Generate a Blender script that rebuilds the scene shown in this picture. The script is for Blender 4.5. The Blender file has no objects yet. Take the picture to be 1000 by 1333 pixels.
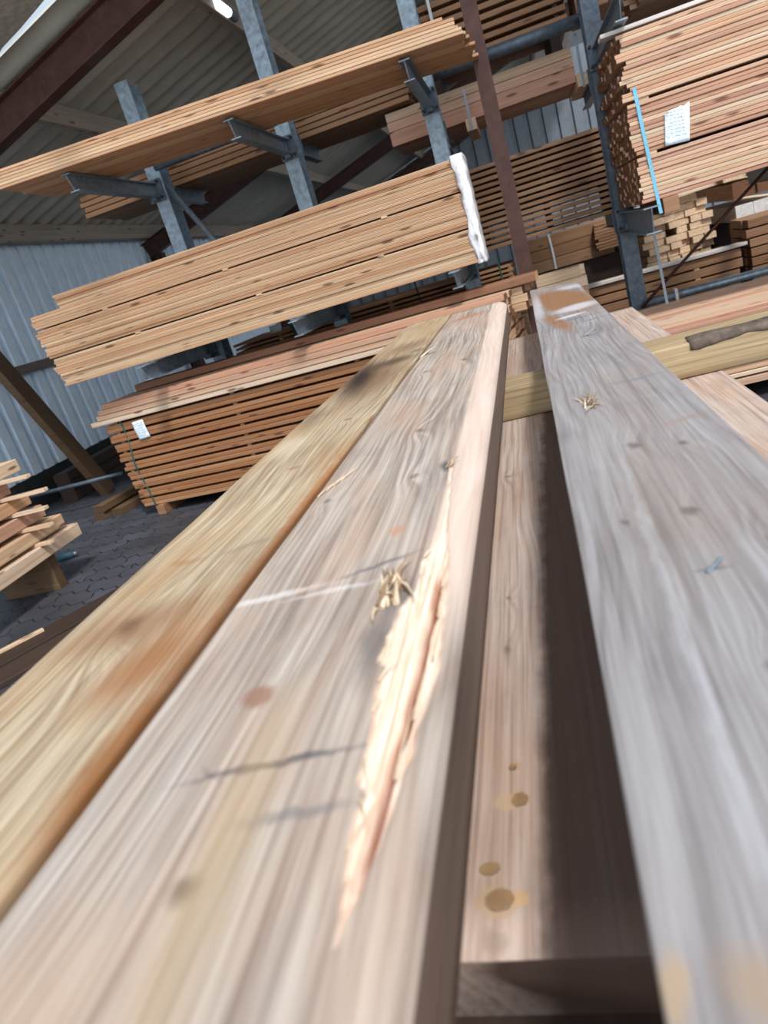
import bpy, bmesh, math, random
from mathutils import Vector, Matrix, noise as mn
PI = math.pi
S = bpy.context.scene
COL = S.collection
R = random.Random(11)
E = 1.5                                   # eye height of the camera over the floor

# ------------------------------------------------------------------ camera
cam_d = bpy.data.cameras.new('camera'); cam = bpy.data.objects.new('camera', cam_d); COL.objects.link(cam)
pitch, roll, yaw = math.radians(-18.143), math.radians(-17.2), math.radians(-15.818)
fw = Vector((math.sin(yaw)*math.cos(pitch), math.cos(yaw)*math.cos(pitch), math.sin(pitch)))
r0 = Vector((math.cos(yaw), -math.sin(yaw), 0)); u0 = r0.cross(fw)
rt = math.cos(roll)*r0 + math.sin(roll)*u0; up = -math.sin(roll)*r0 + math.cos(roll)*u0
M = Matrix.Identity(4)
for i in range(3):
    M[i][0] = rt[i]; M[i][1] = up[i]; M[i][2] = -fw[i]
M[2][3] = E
cam.matrix_world = M
cam_d.sensor_fit = 'VERTICAL'; cam_d.sensor_height = 36; cam_d.sensor_width = 27
cam_d.lens = 36*926/1333
cam_d.clip_start = .02; cam_d.clip_end = 200
cam_d.dof.use_dof = True; cam_d.dof.focus_distance = 2.1; cam_d.dof.aperture_fstop = 5.6
S.camera = cam

# ------------------------------------------------------------------ world, light, exposure
W = bpy.data.worlds.new('overcast_sky'); S.world = W; W.use_nodes = True
wn = W.node_tree.nodes; wl = W.node_tree.links; bg = wn['Background']
tc = wn.new('ShaderNodeTexCoord'); dt = wn.new('ShaderNodeVectorMath'); dt.operation = 'DOT_PRODUCT'; dt.inputs[1].default_value = (.2, -.46, 0)
ad = wn.new('ShaderNodeMath'); ad.inputs[1].default_value = .5; rp = wn.new('ShaderNodeValToRGB')    # the overcast sky is brighter round the sun's side
wl.new(tc.outputs['Generated'], dt.inputs[0]); wl.new(dt.outputs['Value'], ad.inputs[0]); wl.new(ad.outputs[0], rp.inputs[0])
sp = wn.new('ShaderNodeSeparateXYZ'); wl.new(tc.outputs['Generated'], sp.inputs[0])        # low dark skyline behind, clear sky above it
def wm(op, a, b, cl=False):
    n = wn.new('ShaderNodeMath'); n.operation = op; n.use_clamp = cl
    for i, v in enumerate((a, b)):
        if hasattr(v, 'links'): wl.new(v, n.inputs[i])
        else: n.inputs[i].default_value = v
    return n.outputs[0]
hi = wm('MULTIPLY', wm('MULTIPLY', wm('SUBTRACT', sp.outputs['Z'], .2), 6, True), wm('MULTIPLY', sp.outputs['Y'], 2, True))
mxw = wn.new('ShaderNodeMix'); mxw.data_type = 'RGBA'; wl.new(hi, mxw.inputs[0]); wl.new(rp.outputs[0], mxw.inputs[6]); mxw.inputs[7].default_value = (.50, .60, .70, 1)
wl.new(mxw.outputs[2], bg.inputs[0])
rp.color_ramp.elements[0].color = (.05, .055, .065, 1); rp.color_ramp.elements[1].color = (1.5, 1.62, 1.78, 1)
e_ = rp.color_ramp.elements.new(.5); e_.color = (.30, .325, .36, 1)
bg.inputs[1].default_value = 1.35
sun_d = bpy.data.lights.new('sun', 'SUN'); sun = bpy.data.objects.new('sun', sun_d); COL.objects.link(sun)
sun_d.energy = 3.3; sun_d.angle = math.radians(9); sun_d.color = (1, .99, .97)
sun.rotation_euler = Vector((.34, -.50, .80)).to_track_quat('Z', 'Y').to_euler(); sun.location = (3, -3, 8)
vs = S.view_settings
vs.view_transform = 'Standard'; vs.look = 'None'; vs.gamma = 1; vs.use_curve_mapping = False; vs.exposure = 0.0

# ------------------------------------------------------------------ material helpers
class NT:
    def __init__(s, name, rough=.7, metal=0):
        s.m = bpy.data.materials.new(name); s.m.use_nodes = True
        s.n = s.m.node_tree.nodes; s.l = s.m.node_tree.links; s.b = s.n['Principled BSDF']
        s.b.inputs['Roughness'].default_value = rough; s.b.inputs['Metallic'].default_value = metal
        s.b.inputs['Specular IOR Level'].default_value = .3
        s.tc = s.n.new('ShaderNodeTexCoord')
    def lk(s, a, b): s.l.new(a, b)
    def val(s, sock, v):
        if hasattr(v, 'links'): s.lk(v, sock)
        else: sock.default_value = v
    def math(s, op, a, b=0, c=None, clamp=False):
        n = s.n.new('ShaderNodeMath'); n.operation = op; n.use_clamp = clamp
        s.val(n.inputs[0], a); s.val(n.inputs[1], b)
        if c is not None: s.val(n.inputs[2], c)
        return n.outputs[0]
    def vmath(s, op, a, b=(0, 0, 0)):
        n = s.n.new('ShaderNodeVectorMath'); n.operation = op
        s.val(n.inputs[0], a); s.val(n.inputs[1], b); return n.outputs[0]
    def mapping(s, v, loc=(0, 0, 0), rot=(0, 0, 0), sc=(1, 1, 1), typ='POINT'):
        n = s.n.new('ShaderNodeMapping'); n.vector_type = typ; s.lk(v, n.inputs[0])
        n.inputs[1].default_value = loc; n.inputs[2].default_value = rot; n.inputs[3].default_value = sc
        return n.outputs[0]
    def noise(s, v, scale, detail=3, rough=.55, dist=0, col=False):
        n = s.n.new('ShaderNodeTexNoise'); s.lk(v, n.inputs['Vector'])
        n.inputs['Scale'].default_value = scale; n.inputs['Detail'].default_value = detail
        n.inputs['Roughness'].default_value = rough; n.inputs['Distortion'].default_value = dist
        return n.outputs['Color' if col else 'Fac']
    def ramp(s, f, stops, interp='LINEAR'):
        n = s.n.new('ShaderNodeValToRGB'); s.lk(f, n.inputs[0]); r = n.color_ramp; r.interpolation = interp
        while len(r.elements) < len(stops): r.elements.new(.5)
        for e, (p, c) in zip(r.elements, stops):
            e.position = p; e.color = (c, c, c, 1) if isinstance(c, (int, float)) else tuple(c)+(1,)
        return n.outputs[0]
    def mix(s, f, a, b, mode='MIX'):
        n = s.n.new('ShaderNodeMix'); n.data_type = 'RGBA'; n.blend_type = mode
        s.val(n.inputs[0], f)
        for k, v in ((6, a), (7, b)):
            if hasattr(v, 'links'): s.lk(v, n.inputs[k])
            else: n.inputs[k].default_value = tuple(v)+(1,)
        return n.outputs[2]
    def bump(s, h, strength=.3, dist=.002):
        n = s.n.new('ShaderNodeBump'); n.inputs['Strength'].default_value = strength
        n.inputs['Distance'].default_value = dist; s.lk(h, n.inputs['Height']); s.lk(n.outputs[0], s.b.inputs['Normal'])
    def out(s, c): s.val(s.b.inputs['Base Color'], c if hasattr(c, 'links') else tuple(c)+(1,)); return s.m

def lin(r, g, b):
    f = lambda v: ((v/255+.055)/1.055)**2.4 if v > 10 else v/255/12.92
    return (f(r), f(g), f(b))

def rack_wood(name, cols, end=lin(120, 78, 50), rough=.62, knots=True):
    """sawn boards: grain along local X, tone picked per board"""
    t = NT(name, rough)
    oi = t.n.new('ShaderNodeObjectInfo')
    geo = t.n.new('ShaderNodeNewGeometry')
    rnd = t.math('FRACT', t.math('ADD', oi.outputs['Random'], geo.outputs['Random Per Island']))
    off = t.n.new('ShaderNodeCombineXYZ')
    t.lk(t.math('MULTIPLY', rnd, 37), off.inputs[0]); t.lk(t.math('MULTIPLY', rnd, 11), off.inputs[1])
    p = t.vmath('ADD', t.tc.outputs['Object'], off.outputs[0])
    base = t.ramp(rnd, [(i/(len(cols)-1), c) for i, c in enumerate(cols)])
    g = t.noise(t.mapping(p, sc=(1.2, 60, 60)), 1.0, 4, .6)
    base = t.mix(t.ramp(g, [(.3, .0), (.7, 1)]), t.mix(1, base, (.70, .62, .55), 'MULTIPLY'), base)
    blot = t.noise(t.mapping(p, sc=(1.5, 7, 7)), 1.0, 2)
    base = t.mix(t.ramp(blot, [(.35, 0), (.65, .35)]), base, t.mix(1, base, (1.25, 1.12, 1.0), 'MULTIPLY'))
    if knots:
        v = t.n.new('ShaderNodeTexVoronoi'); t.lk(t.mapping(p, sc=(3.2, 14, 14)), v.inputs['Vector']); v.inputs['Scale'].default_value = 1
        base = t.mix(t.ramp(v.outputs['Distance'], [(.10, .8), (.2, 0)]), base, lin(92, 48, 26))
    nx = t.n.new('ShaderNodeSeparateXYZ'); t.lk(t.tc.outputs['Normal'], nx.inputs[0])
    isend = t.ramp(t.math('ABSOLUTE', nx.outputs[0]), [(.7, 0), (.9, 1)])
    eg = t.noise(t.mapping(p, sc=(1, 90, 40)), 1, 3)
    base = t.mix(isend, base, t.mix(t.ramp(eg, [(.3, 0), (.7, 1)]), tuple(c*.8 for c in end), tuple(min(1, c*1.25) for c in end)))
    base = t.mix(1, base, (.84, .83, .84), 'MULTIPLY')
    t.bump(g, .35, .002)
    return t.out(base)

def stains_and_shade(t, c, p, spots):
    """spots: (cx, cy, rx, ry, angle, colour, strength[, softness]) in the beam's own metres"""
    wob = t.vmath('SCALE', t.vmath('SUBTRACT', t.noise(t.mapping(p, sc=(1, .55, 1)), 34, 3, .6, 0, True), (.5, .5, .5)))
    wob.node.inputs[3].default_value = .022
    q = t.vmath('ADD', p, wob)
    for s_ in spots:
        cx, cy, rx, ry, a, colr, k = s_[:7]; soft = s_[7] if len(s_) > 7 else .5
        m = t.mapping(q, (cx, cy, 0), (0, 0, a), (rx, ry, 1e3), 'TEXTURE')
        ln = t.n.new('ShaderNodeVectorMath'); ln.operation = 'LENGTH'; t.lk(m, ln.inputs[0])
        mr = t.n.new('ShaderNodeMapRange'); mr.interpolation_type = 'SMOOTHSTEP'
        t.lk(ln.outputs['Value'], mr.inputs[0])
        mr.inputs[1].default_value = 1+soft*.4; mr.inputs[2].default_value = 1-soft
        mr.inputs[3].default_value = 0; mr.inputs[4].default_value = k
        c = t.mix(mr.outputs[0], c, colr)
    return c

def beam_wood(name, light, dark, spots=(), tint=None, period=.008, wet=None, knots=(), rough=.6, seed=0.0, tear=False, contrast=1.0, end=lin(110, 80, 55)):
    """big planed/sawn timbers: grain along local Y, swirls round the listed knots"""
    t = NT(name, rough)
    p0 = t.tc.outputs['Object']
    p = t.vmath('ADD', p0, (seed, seed*2.3, 0))
    big = t.noise(t.mapping(p, sc=(3.2, .9, 3.2)), 1, 2)
    sx = t.n.new('ShaderNodeSeparateXYZ'); t.lk(p0, sx.inputs[0])
    x = t.math('MULTIPLY_ADD', t.math('SUBTRACT', big, .5), .16, sx.outputs[0])
    for (kx, ky, r) in knots:      # push the rings aside near each knot
        m = t.mapping(p0, (kx, ky, 0), (0, 0, 0), (r*1.7, r*4.5, 1e3), 'TEXTURE')
        ln = t.n.new('ShaderNodeVectorMath'); ln.operation = 'LENGTH'; t.lk(m, ln.inputs[0])
        g = t.math('MULTIPLY', t.math('EXPONENT', t.math('MULTIPLY', t.math('POWER', ln.outputs['Value'], 2), -1)), r*1.6)
        x = t.math('ADD', x, g)
    x = t.math('ADD', x, t.math('MULTIPLY', sx.outputs[2], .8))
    sy = t.n.new('ShaderNodeSeparateXYZ'); t.lk(p, sy.inputs[0])
    cv = t.n.new('ShaderNodeCombineXYZ'); t.lk(x, cv.inputs[0]); t.lk(t.math('MULTIPLY', sy.outputs[1], .02), cv.inputs[1])
    ring = t.noise(cv.outputs[0], 1/period, 2, .5)
    fine = t.noise(t.mapping(p, sc=(420, 5, 420)), 1, 3, .6)
    f = t.ramp(t.math('ADD', t.math('MULTIPLY', ring, .75), t.math('MULTIPLY', fine, .25)), [(.36, 0), (.62, 1)])
    mid = tuple((a*.5+b*.5) for a, b in zip(light, dark))
    c = t.mix(t.math('MULTIPLY', f, contrast), t.mix(1-contrast*.5, dark, mid), light)
    bl = t.noise(t.mapping(p, sc=(9, 2.2, 9)), 1, 3, .6)
    if tint: c = t.mix(t.ramp(bl, [(.42, 0), (.68, .75)]), c, tint)
    st = t.noise(t.mapping(p, sc=(120, 1.6, 120)), 1, 4, .62)
    c = t.mix(t.ramp(st, [(.36, .75*contrast), (.52, 0)]), c, t.mix(1, c, (.62, .57, .55), 'MULTIPLY'))
    dp = t.noise(t.mapping(p, (4, 4, 0), (0, 0, 0), (14, 5, 14)), 1, 4, .65)
    c = t.mix(t.ramp(dp, [(.5, 0), (.72, .5)]), c, t.mix(1, c, (.66, .64, .66), 'MULTIPLY'))
    for (kx, ky, r) in knots:
        spots = tuple(spots) + ((kx, ky, r*.75, r*1.25, .3, (dark[0]*.5, dark[1]*.38, dark[2]*.32), .6, .8),)
    c = stains_and_shade(t, c, p0, spots)
    nn = t.n.new('ShaderNodeSeparateXYZ'); t.lk(t.tc.outputs['Normal'], nn.inputs[0])
    c = t.mix(t.ramp(t.math('ABSOLUTE', nn.outputs[1]), [(.75, 0), (.9, 1)]), c, end)
    if tear:
        at = t.n.new('ShaderNodeAttribute'); at.attribute_name = 'tear'
        fib = t.noise(t.mapping(p, sc=(300, 7, 300)), 1, 4, .65)
        fresh = t.ramp(fib, [(.28, lin(206, 150, 116)), (.48, lin(232, 200, 176)), (.7, lin(248, 230, 216))])
        sr = t.n.new('ShaderNodeSeparateColor'); t.lk(at.outputs['Color'], sr.inputs[0])
        fresh = t.mix(sr.outputs[1], fresh, lin(128, 66, 36))
        c = t.mix(sr.outputs[0], c, fresh)
        c = t.mix(sr.outputs[2], c, lin(240, 214, 198))
        c = t.mix(t.math('MULTIPLY', at.outputs['Alpha'], .8), c, t.mix(fib, lin(62, 44, 36), lin(104, 80, 66)))   # shade of the side face, painted in as brown
    t.bump(t.math('ADD', t.math('MULTIPLY', ring, .5), t.math('MULTIPLY', fine, .5)), .45, .0012)
    return t.out(c)

def plain(name, col, rough=.6, metal=0, var=.25, scale=8, sc=(1, 1, 1), bump=0):
    t = NT(name, rough, metal)
    n = t.noise(t.mapping(t.tc.outputs['Object'], sc=sc), scale, 5, .65)
    c = t.mix(t.ramp(n, [(.3, 0), (.7, 1)]), tuple(v*(1-var) for v in col), tuple(min(1, v*(1+var)) for v in col))
    if bump: t.bump(n, bump, .004)
    return t.out(c)

# ------------------------------------------------------------------ palette
larch = rack_wood('larch_boards', [lin(214, 180, 144), lin(200, 158, 120), lin(224, 196, 162), lin(188, 144, 108), lin(208, 172, 138), lin(222, 200, 168), lin(196, 150, 112)])
larch_pink = rack_wood('douglas_boards', [lin(226, 200, 172), lin(212, 178, 150), lin(190, 148, 126), lin(232, 216, 188), lin(206, 160, 132), lin(222, 190, 158), lin(200, 152, 130), lin(236, 222, 196)], end=lin(120, 82, 56))
orange_wood = rack_wood('aged_orange_boards', [lin(178, 132, 92), lin(158, 110, 74), lin(188, 146, 108), lin(168, 120, 84)], end=lin(196, 156, 120))
tan_wood = rack_wood('tan_boards', [lin(172, 136, 104), lin(156, 120, 90), lin(186, 152, 120)], end=lin(130, 96, 68))
pale_wood = rack_wood('pale_boards', [lin(232, 210, 180), lin(220, 194, 162), lin(238, 222, 196), lin(214, 182, 146)], end=lin(232, 200, 164))
redbrown = rack_wood('reddish_board', [lin(150, 110, 86), lin(160, 120, 94)], end=lin(196, 156, 120))
grey_wood = rack_wood('weathered_boards', [lin(150, 138, 124), lin(128, 116, 102), lin(160, 150, 136)], end=lin(110, 100, 88))
brace_wood = rack_wood('old_brown_timber', [lin(112, 92, 70), lin(124, 102, 78)], end=lin(90, 70, 50))
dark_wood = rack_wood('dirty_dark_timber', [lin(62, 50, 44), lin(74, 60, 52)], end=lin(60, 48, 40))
purlin_wood = rack_wood('roof_purlin_timber', [lin(190, 182, 170), lin(176, 168, 156)], end=lin(120, 110, 100))
white_board = rack_wood('painted_white_board', [lin(232, 230, 226), lin(226, 224, 222)], end=lin(230, 226, 220), knots=False)
galv = plain('galvanised_steel', lin(128, 142, 152), .42, .55, .35, 22, (1, 1, 1))
galv_dark = plain('dark_galvanised_steel', lin(86, 96, 106), .5, .4, .35, 22)
rust_steel = plain('brown_painted_steel', lin(74, 50, 44), .5, .2, .3, 10)
black_steel = plain('blackened_steel', lin(44, 46, 50), .55, .4, .3, 30)
roof_m = plain('fibre_cement_roof', lin(176, 172, 162), .9, 0, .10, 3, (1, 1, 1))
roof_flat = plain('smooth_roof_sheet', lin(160, 158, 152), .85, 0, .25, 16)
wall_m = plain('pale_blue_wall_sheet', lin(222, 238, 255), .45, .1, .08, 5)
gable_m = plain('grey_wall_sheet', lin(112, 118, 124), .5, .2, .12, 5)
plinth_m = plain('dark_plinth', lin(40, 42, 44), .9, 0, .4, 9)
strap_blue = plain('blue_strap', lin(112, 176, 202), .35, 0, .12, 30)
strap_green = plain('green_strap', lin(36, 84, 76), .4, 0, .1, 30)
strap_white = plain('white_strap', lin(212, 216, 220), .4, 0, .1, 30)
strap_grey = plain('grey_strap', lin(130, 142, 152), .4, .2, .1, 30)
ink = plain('ink', lin(52, 54, 66), .7, 0, .1, 5)
blue_paint = plain('blue_paint', lin(52, 84, 100), .5, 0, .2, 20)

def paper_mat():
    t = NT('tag_paper', .45); t.b.inputs['Transmission Weight'].default_value = 0
    n = t.noise(t.tc.outputs['Object'], 40, 3)
    c = t.mix(t.ramp(n, [(.35, 0), (.65, 1)]), lin(206, 222, 236), lin(240, 246, 250)); t.bump(n, .4, .003); return t.out(c)
paper = paper_mat()
def wrap_mat():
    t = NT('stretch_film', .25); n = t.noise(t.mapping(t.tc.outputs['Object'], sc=(3, 3, 1)), 16, 4, .6, .6)
    t.b.inputs['Alpha'].default_value = .86; t.bump(n, .9, .012)
    return t.out(t.mix(t.ramp(n, [(.35, 0), (.62, 1)]), lin(220, 216, 214), lin(244, 244, 246)))
film = wrap_mat()

def paver_mat():
    t = NT('interlocking_pavers', .55)
    p = t.mapping(t.tc.outputs['Object'], rot=(0, 0, .18))
    s = t.n.new('ShaderNodeSeparateXYZ'); t.lk(p, s.inputs[0])
    tri = lambda v, f, a: t.math('MULTIPLY', t.math('PINGPONG', t.math('MULTIPLY', v, f), .5), a)
    cx = t.n.new('ShaderNodeCombineXYZ')
    t.lk(t.math('ADD', s.outputs[0], tri(s.outputs[1], 7, .09)), cx.inputs[0])
    t.lk(t.math('ADD', s.outputs[1], tri(s.outputs[0], 7, .09)), cx.inputs[1])
    b = t.n.new('ShaderNodeTexBrick'); t.lk(cx.outputs[0], b.inputs['Vector'])
    b.inputs['Scale'].default_value = 1; b.inputs['Brick Width'].default_value = .36; b.inputs['Row Height'].default_value = .19
    b.inputs['Mortar Size'].default_value = .008; b.inputs['Mortar Smooth'].default_value = .3
    b.inputs['Color1'].default_value = lin(58, 60, 68)+(1,); b.inputs['Color2'].default_value = lin(74, 76, 84)+(1,)
    b.inputs['Mortar'].default_value = lin(22, 22, 26)+(1,)
    n = t.noise(p, 1.6, 4, .6); n2 = t.noise(p, 60, 3)
    c = t.mix(t.ramp(n, [(.4, 0), (.65, .75)]), b.outputs[0], lin(44, 44, 48))
    c = t.mix(t.ramp(n2, [(.4, 0), (.7, .15)]), c, lin(110, 106, 102))
    t.bump(t.math('SUBTRACT', 1, b.outputs['Fac']), .8, .006)
    return t.out(c)
pavers = paver_mat()

# ------------------------------------------------------------------ mesh helpers
def obj(name, bm, m, parent=None, smooth=False, loc=None, rot=None):
    me = bpy.data.meshes.new(name); bm.normal_update(); bm.to_mesh(me); bm.free()
    me.materials.append(m)
    if smooth:
        for f in me.polygons: f.use_smooth = True
    o = bpy.data.objects.new(name, me); COL.objects.link(o)
    if parent: o.parent = parent
    if loc: o.location = loc
    if rot: o.rotation_euler = rot
    return o
def tag(o, label=None, cat=None, group=None, kind=None):
    for k, v in (('label', label), ('category', cat), ('group', group), ('kind', kind)):
        if v: o[k] = v
    return o
def empty(name, loc, label, cat, group=None, rot=(0, 0, 0)):
    o = bpy.data.objects.new(name, None); COL.objects.link(o); o.location = loc; o.rotation_euler = rot
    return tag(o, label, cat, group)
def add_box(bm, c, s, bev=0, rot=None):
    r = bmesh.ops.create_cube(bm, size=1); v = r['verts']
    bmesh.ops.scale(bm, vec=s, verts=v)
    if bev:
        es = list({e for x in v for e in x.link_edges})
        rr = bmesh.ops.bevel(bm, geom=es, offset=bev, segments=2, affect='EDGES', profile=.6)
        v = list({x for f in rr['faces'] for x in f.verts} | {x for x in v if x.is_valid})
    if rot: bmesh.ops.rotate(bm, cent=(0, 0, 0), matrix=rot, verts=v)
    bmesh.ops.translate(bm, vec=c, verts=v)
    return v
def span_box(bm, a, b, bev=0):
    return add_box(bm, [(p+q)/2 for p, q in zip(a, b)], [abs(q-p) for p, q in zip(a, b)], bev)
def add_tube(bm, a, b, r, seg=14):
    a, b = Vector(a), Vector(b); d = b-a
    q = d.to_track_quat('Z', 'Y').to_matrix().to_4x4()
    bmesh.ops.create_cone(bm, cap_ends=True, segments=seg, radius1=r, radius2=r, depth=d.length, matrix=Matrix.Translation((a+b)/2) @ q)
def add_bar(bm, a, b, w, h, bev=0, upv=(0, 0, 1)):
    """rectangular bar from a to b: w sideways, h along upv"""
    a, b = Vector(a), Vector(b); d = (b-a); L = d.length; d.normalize()
    s = d.cross(Vector(upv)).normalized(); u = s.cross(d)
    m = Matrix((d, s, u)).transposed()
    add_box(bm, (a+b)/2, (L, w, h), bev, m)
def i_beam(bm, a, b, depth, flange, tw=.008, tf=.011, upv=(0, 0, 1)):
    """I-section from a to b, web standing along upv"""
    a, b = Vector(a), Vector(b); d = (b-a).normalized(); s = d.cross(Vector(upv)).normalized(); u = s.cross(d)
    add_bar(bm, a, b, tw, depth-2*tf, 0, upv)
    for k in (-1, 1):
        o = u*k*(depth/2-tf/2); add_bar(bm, a+o, b+o, flange, tf, 0, upv)
def board_mesh(L, w, t, bev=.0025, bow=0, seed=0, groove=0):
    """a plank lying along local X, its left end, front and bottom at the origin, slightly bowed"""
    rr = random.Random(seed); bm = bmesh.new(); n = 6
    cs = [(0, bev), (bev, 0), (w-bev, 0), (w, bev), (w, t-bev), (w-bev, t), (bev, t), (0, t-bev)]
    if groove: cs += [(0, t*.60), (groove, t*.55), (groove, t*.48), (0, t*.43)]
    rings = []; m = len(cs)
    for i in range(n+1):
        x = L*i/n; dz = bow*math.sin(PI*i/n); dy = rr.uniform(-.002, .002)
        rings.append([bm.verts.new((x+(rr.uniform(-.006, .006) if i in (0, n) else 0)*0, y+dy, z+dz)) for y, z in cs])
    for i in range(n):
        for k in range(m):
            k2 = (k+1) % m; bm.faces.new((rings[i][k2], rings[i][k], rings[i+1][k], rings[i+1][k2]))
    bm.faces.new(rings[0]); bm.faces.new(rings[-1][::-1])
    bmesh.ops.recalc_face_normals(bm, faces=bm.faces)
    me = bpy.data.meshes.new('board'); bm.to_mesh(me); bm.free(); return me

def pack(org, ang, L, layers, mat, name, label, cat, group, width=.14, rows=7, tilt=0, lj=.02, rj=.02, left=None, right=None,
         all_rows=False, rowstep=None, yj=.004, inner_label=None, inner_mat=None, inner=True, bow=.0, groove=0):
    """a pack of planks: layers = list of (bottom, thickness) over org; the front plank of each layer is a thing of its own
    (every plank when all_rows), planks behind them that cannot be told apart are one stuff object"""
    T = Matrix.Translation(org) @ Matrix.Rotation(ang, 4, 'Z') @ Matrix.Rotation(tilt, 4, 'Y')
    var = {}
    out = []
    ib = bmesh.new()
    for i, (z, th) in enumerate(layers):
        for r in range(rows):
            x0 = (left(i, z) if left else 0) + R.uniform(-lj, lj); x1 = (right(i, z) if right else L) + R.uniform(-rj, rj)
            if rowstep: x1 += rowstep*r
            y = r*(width+.001) - R.uniform(0, yj)*(r == 0)
            if r == 0 or all_rows:
                key = (round((x1-x0)*25)/25, round(th, 4), R.randrange(2))
                if key not in var:
                    me = board_mesh(key[0], width, th-.0016, min(.0035, th*.14), bow, len(var), groove); me.materials.append(mat)
                    var[key] = bpy.data.objects.new(name, me)
                    o = var[key]
                else: o = var[key].copy()
                COL.objects.link(o)
                o.matrix_world = T @ Matrix.Translation((x0, y, z))
                tag(o, label, cat, group); out.append(o)
            elif inner:
                span_box(ib, (x0, y, z), (x1, y+width, z+th-.001))
    if inner and not all_rows and rows > 1:
        o = obj(name.replace('board', 'inner_board') if 'board' in name else 'inner_board', ib, inner_mat or mat)
        o.matrix_world = T
        tag(o, inner_label or ('rows of ' + label + ' hidden behind the front ones'), cat, None, 'stuff')
    else: ib.free()
    return out
def even(n, t, gap=0, z0=0): return [(z0+i*(t+gap), t) for i in range(n)]
def struct(name, bm, m, parent=None, smooth=False, **k):
    o = obj(name, bm, m, parent, smooth, **k)
    if not parent: o['kind'] = 'structure'
    return o

# ================================================================== THE SETTING
bm = bmesh.new(); span_box(bm, (-6.4, 1, -.1), (4.2, 24, 0)); struct('floor', bm, pavers)
bounce_m = plain('bounce_yard', lin(196, 192, 184), .9, 0, .1, 3)
bm = bmesh.new(); span_box(bm, (4.2, -20, -.12), (30, 8, -.001)); span_box(bm, (-30, -20, -.12), (4.2, 1, -.001)); struct('added_bounce_ground', bm, bounce_m)  # unseen pale ground, added to bounce light up under the roof
bm = bmesh.new(); span_box(bm, (4.2, 8, -.12), (30, 40, -.002)); span_box(bm, (-30, 24, -.12), (4.2, 40, -.002)); span_box(bm, (-30, 1, -.12), (-6.4, 24, -.002)); struct('trim_5', bm, plain('low_bounce_ground', lin(70, 70, 72), .9, 0, .2, 6))  # unseen darker ground, added to cut the bounce from the rear

XW = -6.2; TAN = math.tan(math.radians(16))
roofz = lambda x: E+1.72+(x-XW)*TAN
# left wall of trapezoid sheet
def ribbed(bm, a, b, z0, z1, pitch, depth, nrm, top=None):
    a, b = Vector(a), Vector(b); d = (b-a); L = d.length; d.normalize(); n = int(L/pitch); pts = []
    for i in range(n):
        for f, h in ((0, 0), (.60, 0), (.68, 1), (.92, 1)): pts.append(((i+f)*pitch, h))
    pts.append((n*pitch, 0)); prev = None
    for s, h in pts:
        p = a + d*s - Vector(nrm)*depth*h
        zt = top(p) if top else z1
        q = (bm.verts.new((p.x, p.y, z0)), bm.verts.new((p.x, p.y, zt)))
        if prev: bm.faces.new((prev[0], q[0], q[1], prev[1]))
        prev = q
bm = bmesh.new(); ribbed(bm, (XW, 3.5, 0), (XW, 24, 0), .38, E+1.72, .26, .07, (1, 0, 0)); struct('wall_left', bm, wall_m)
bm = bmesh.new()
y = 3.5
for y2 in (8.6, 8.75, 9.4, 9.62, 24):
    if y2 not in (8.75, 9.62): span_box(bm, (XW-.12, y, 0), (XW+.02, y2, .40))
    else:
        span_box(bm, (XW-.12, y, 0), (XW+.02, y2, .18)); span_box(bm, (XW-.12, y, .26), (XW+.02, y2, .40))
    y = y2
struct('trim_1', bm, plinth_m)
bm = bmesh.new(); span_box(bm, (XW+.01, 3.5, E+.06), (XW+.09, 24, E+.17), .006); struct('trim_2', bm, purlin_wood)
bm = bmesh.new(); ribbed(bm, (-6.2, 24, 0), (6, 24, 0), 0, 0, .42, .07, (0, -1, 0), lambda p: roofz(min(p.x, 2.4))-.02); struct('wall_back', bm, gable_m)
# roof of corrugated fibre cement, waves running up the slope
bm = bmesh.new(); n = int((24.3-6.25)/.32*12); prev = None
for i in range(n+1):
    yy = 6.25+i*.32/12; h = .055*math.sin(2*PI*i/12)
    row = [bm.verts.new((x, yy, roofz(x)+h+.075)) for x in (-6.6, -3, 0, 2.4)]
    if prev:
        for k in range(3): bm.faces.new((prev[k], prev[k+1], row[k+1], row[k]))
    prev = row
struct('ceiling', bm, roof_m, smooth=True)
# nearer bay: smooth sheets with a slit of sky before the frame
bm = bmesh.new(); prev = None
for i in range(41):
    x = -6.6+i*.225; e = 6.14+.03*math.sin(i*1.1)+.02*math.sin(i*2.7) if x > -3.7 else 6.24
    z = roofz(x)+.06
    row = [bm.verts.new((x, yy, z + dz)) for yy, dz in ((4.7, 0), (5.3, 0), (5.33, .02), (e, .0), (e, .012), (4.7, .03))]
    if prev:
        for k in range(5): bm.faces.new((prev[k], row[k], row[k+1], prev[k+1]))
    prev = row
struct('trim_3', bm, roof_flat)
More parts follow.
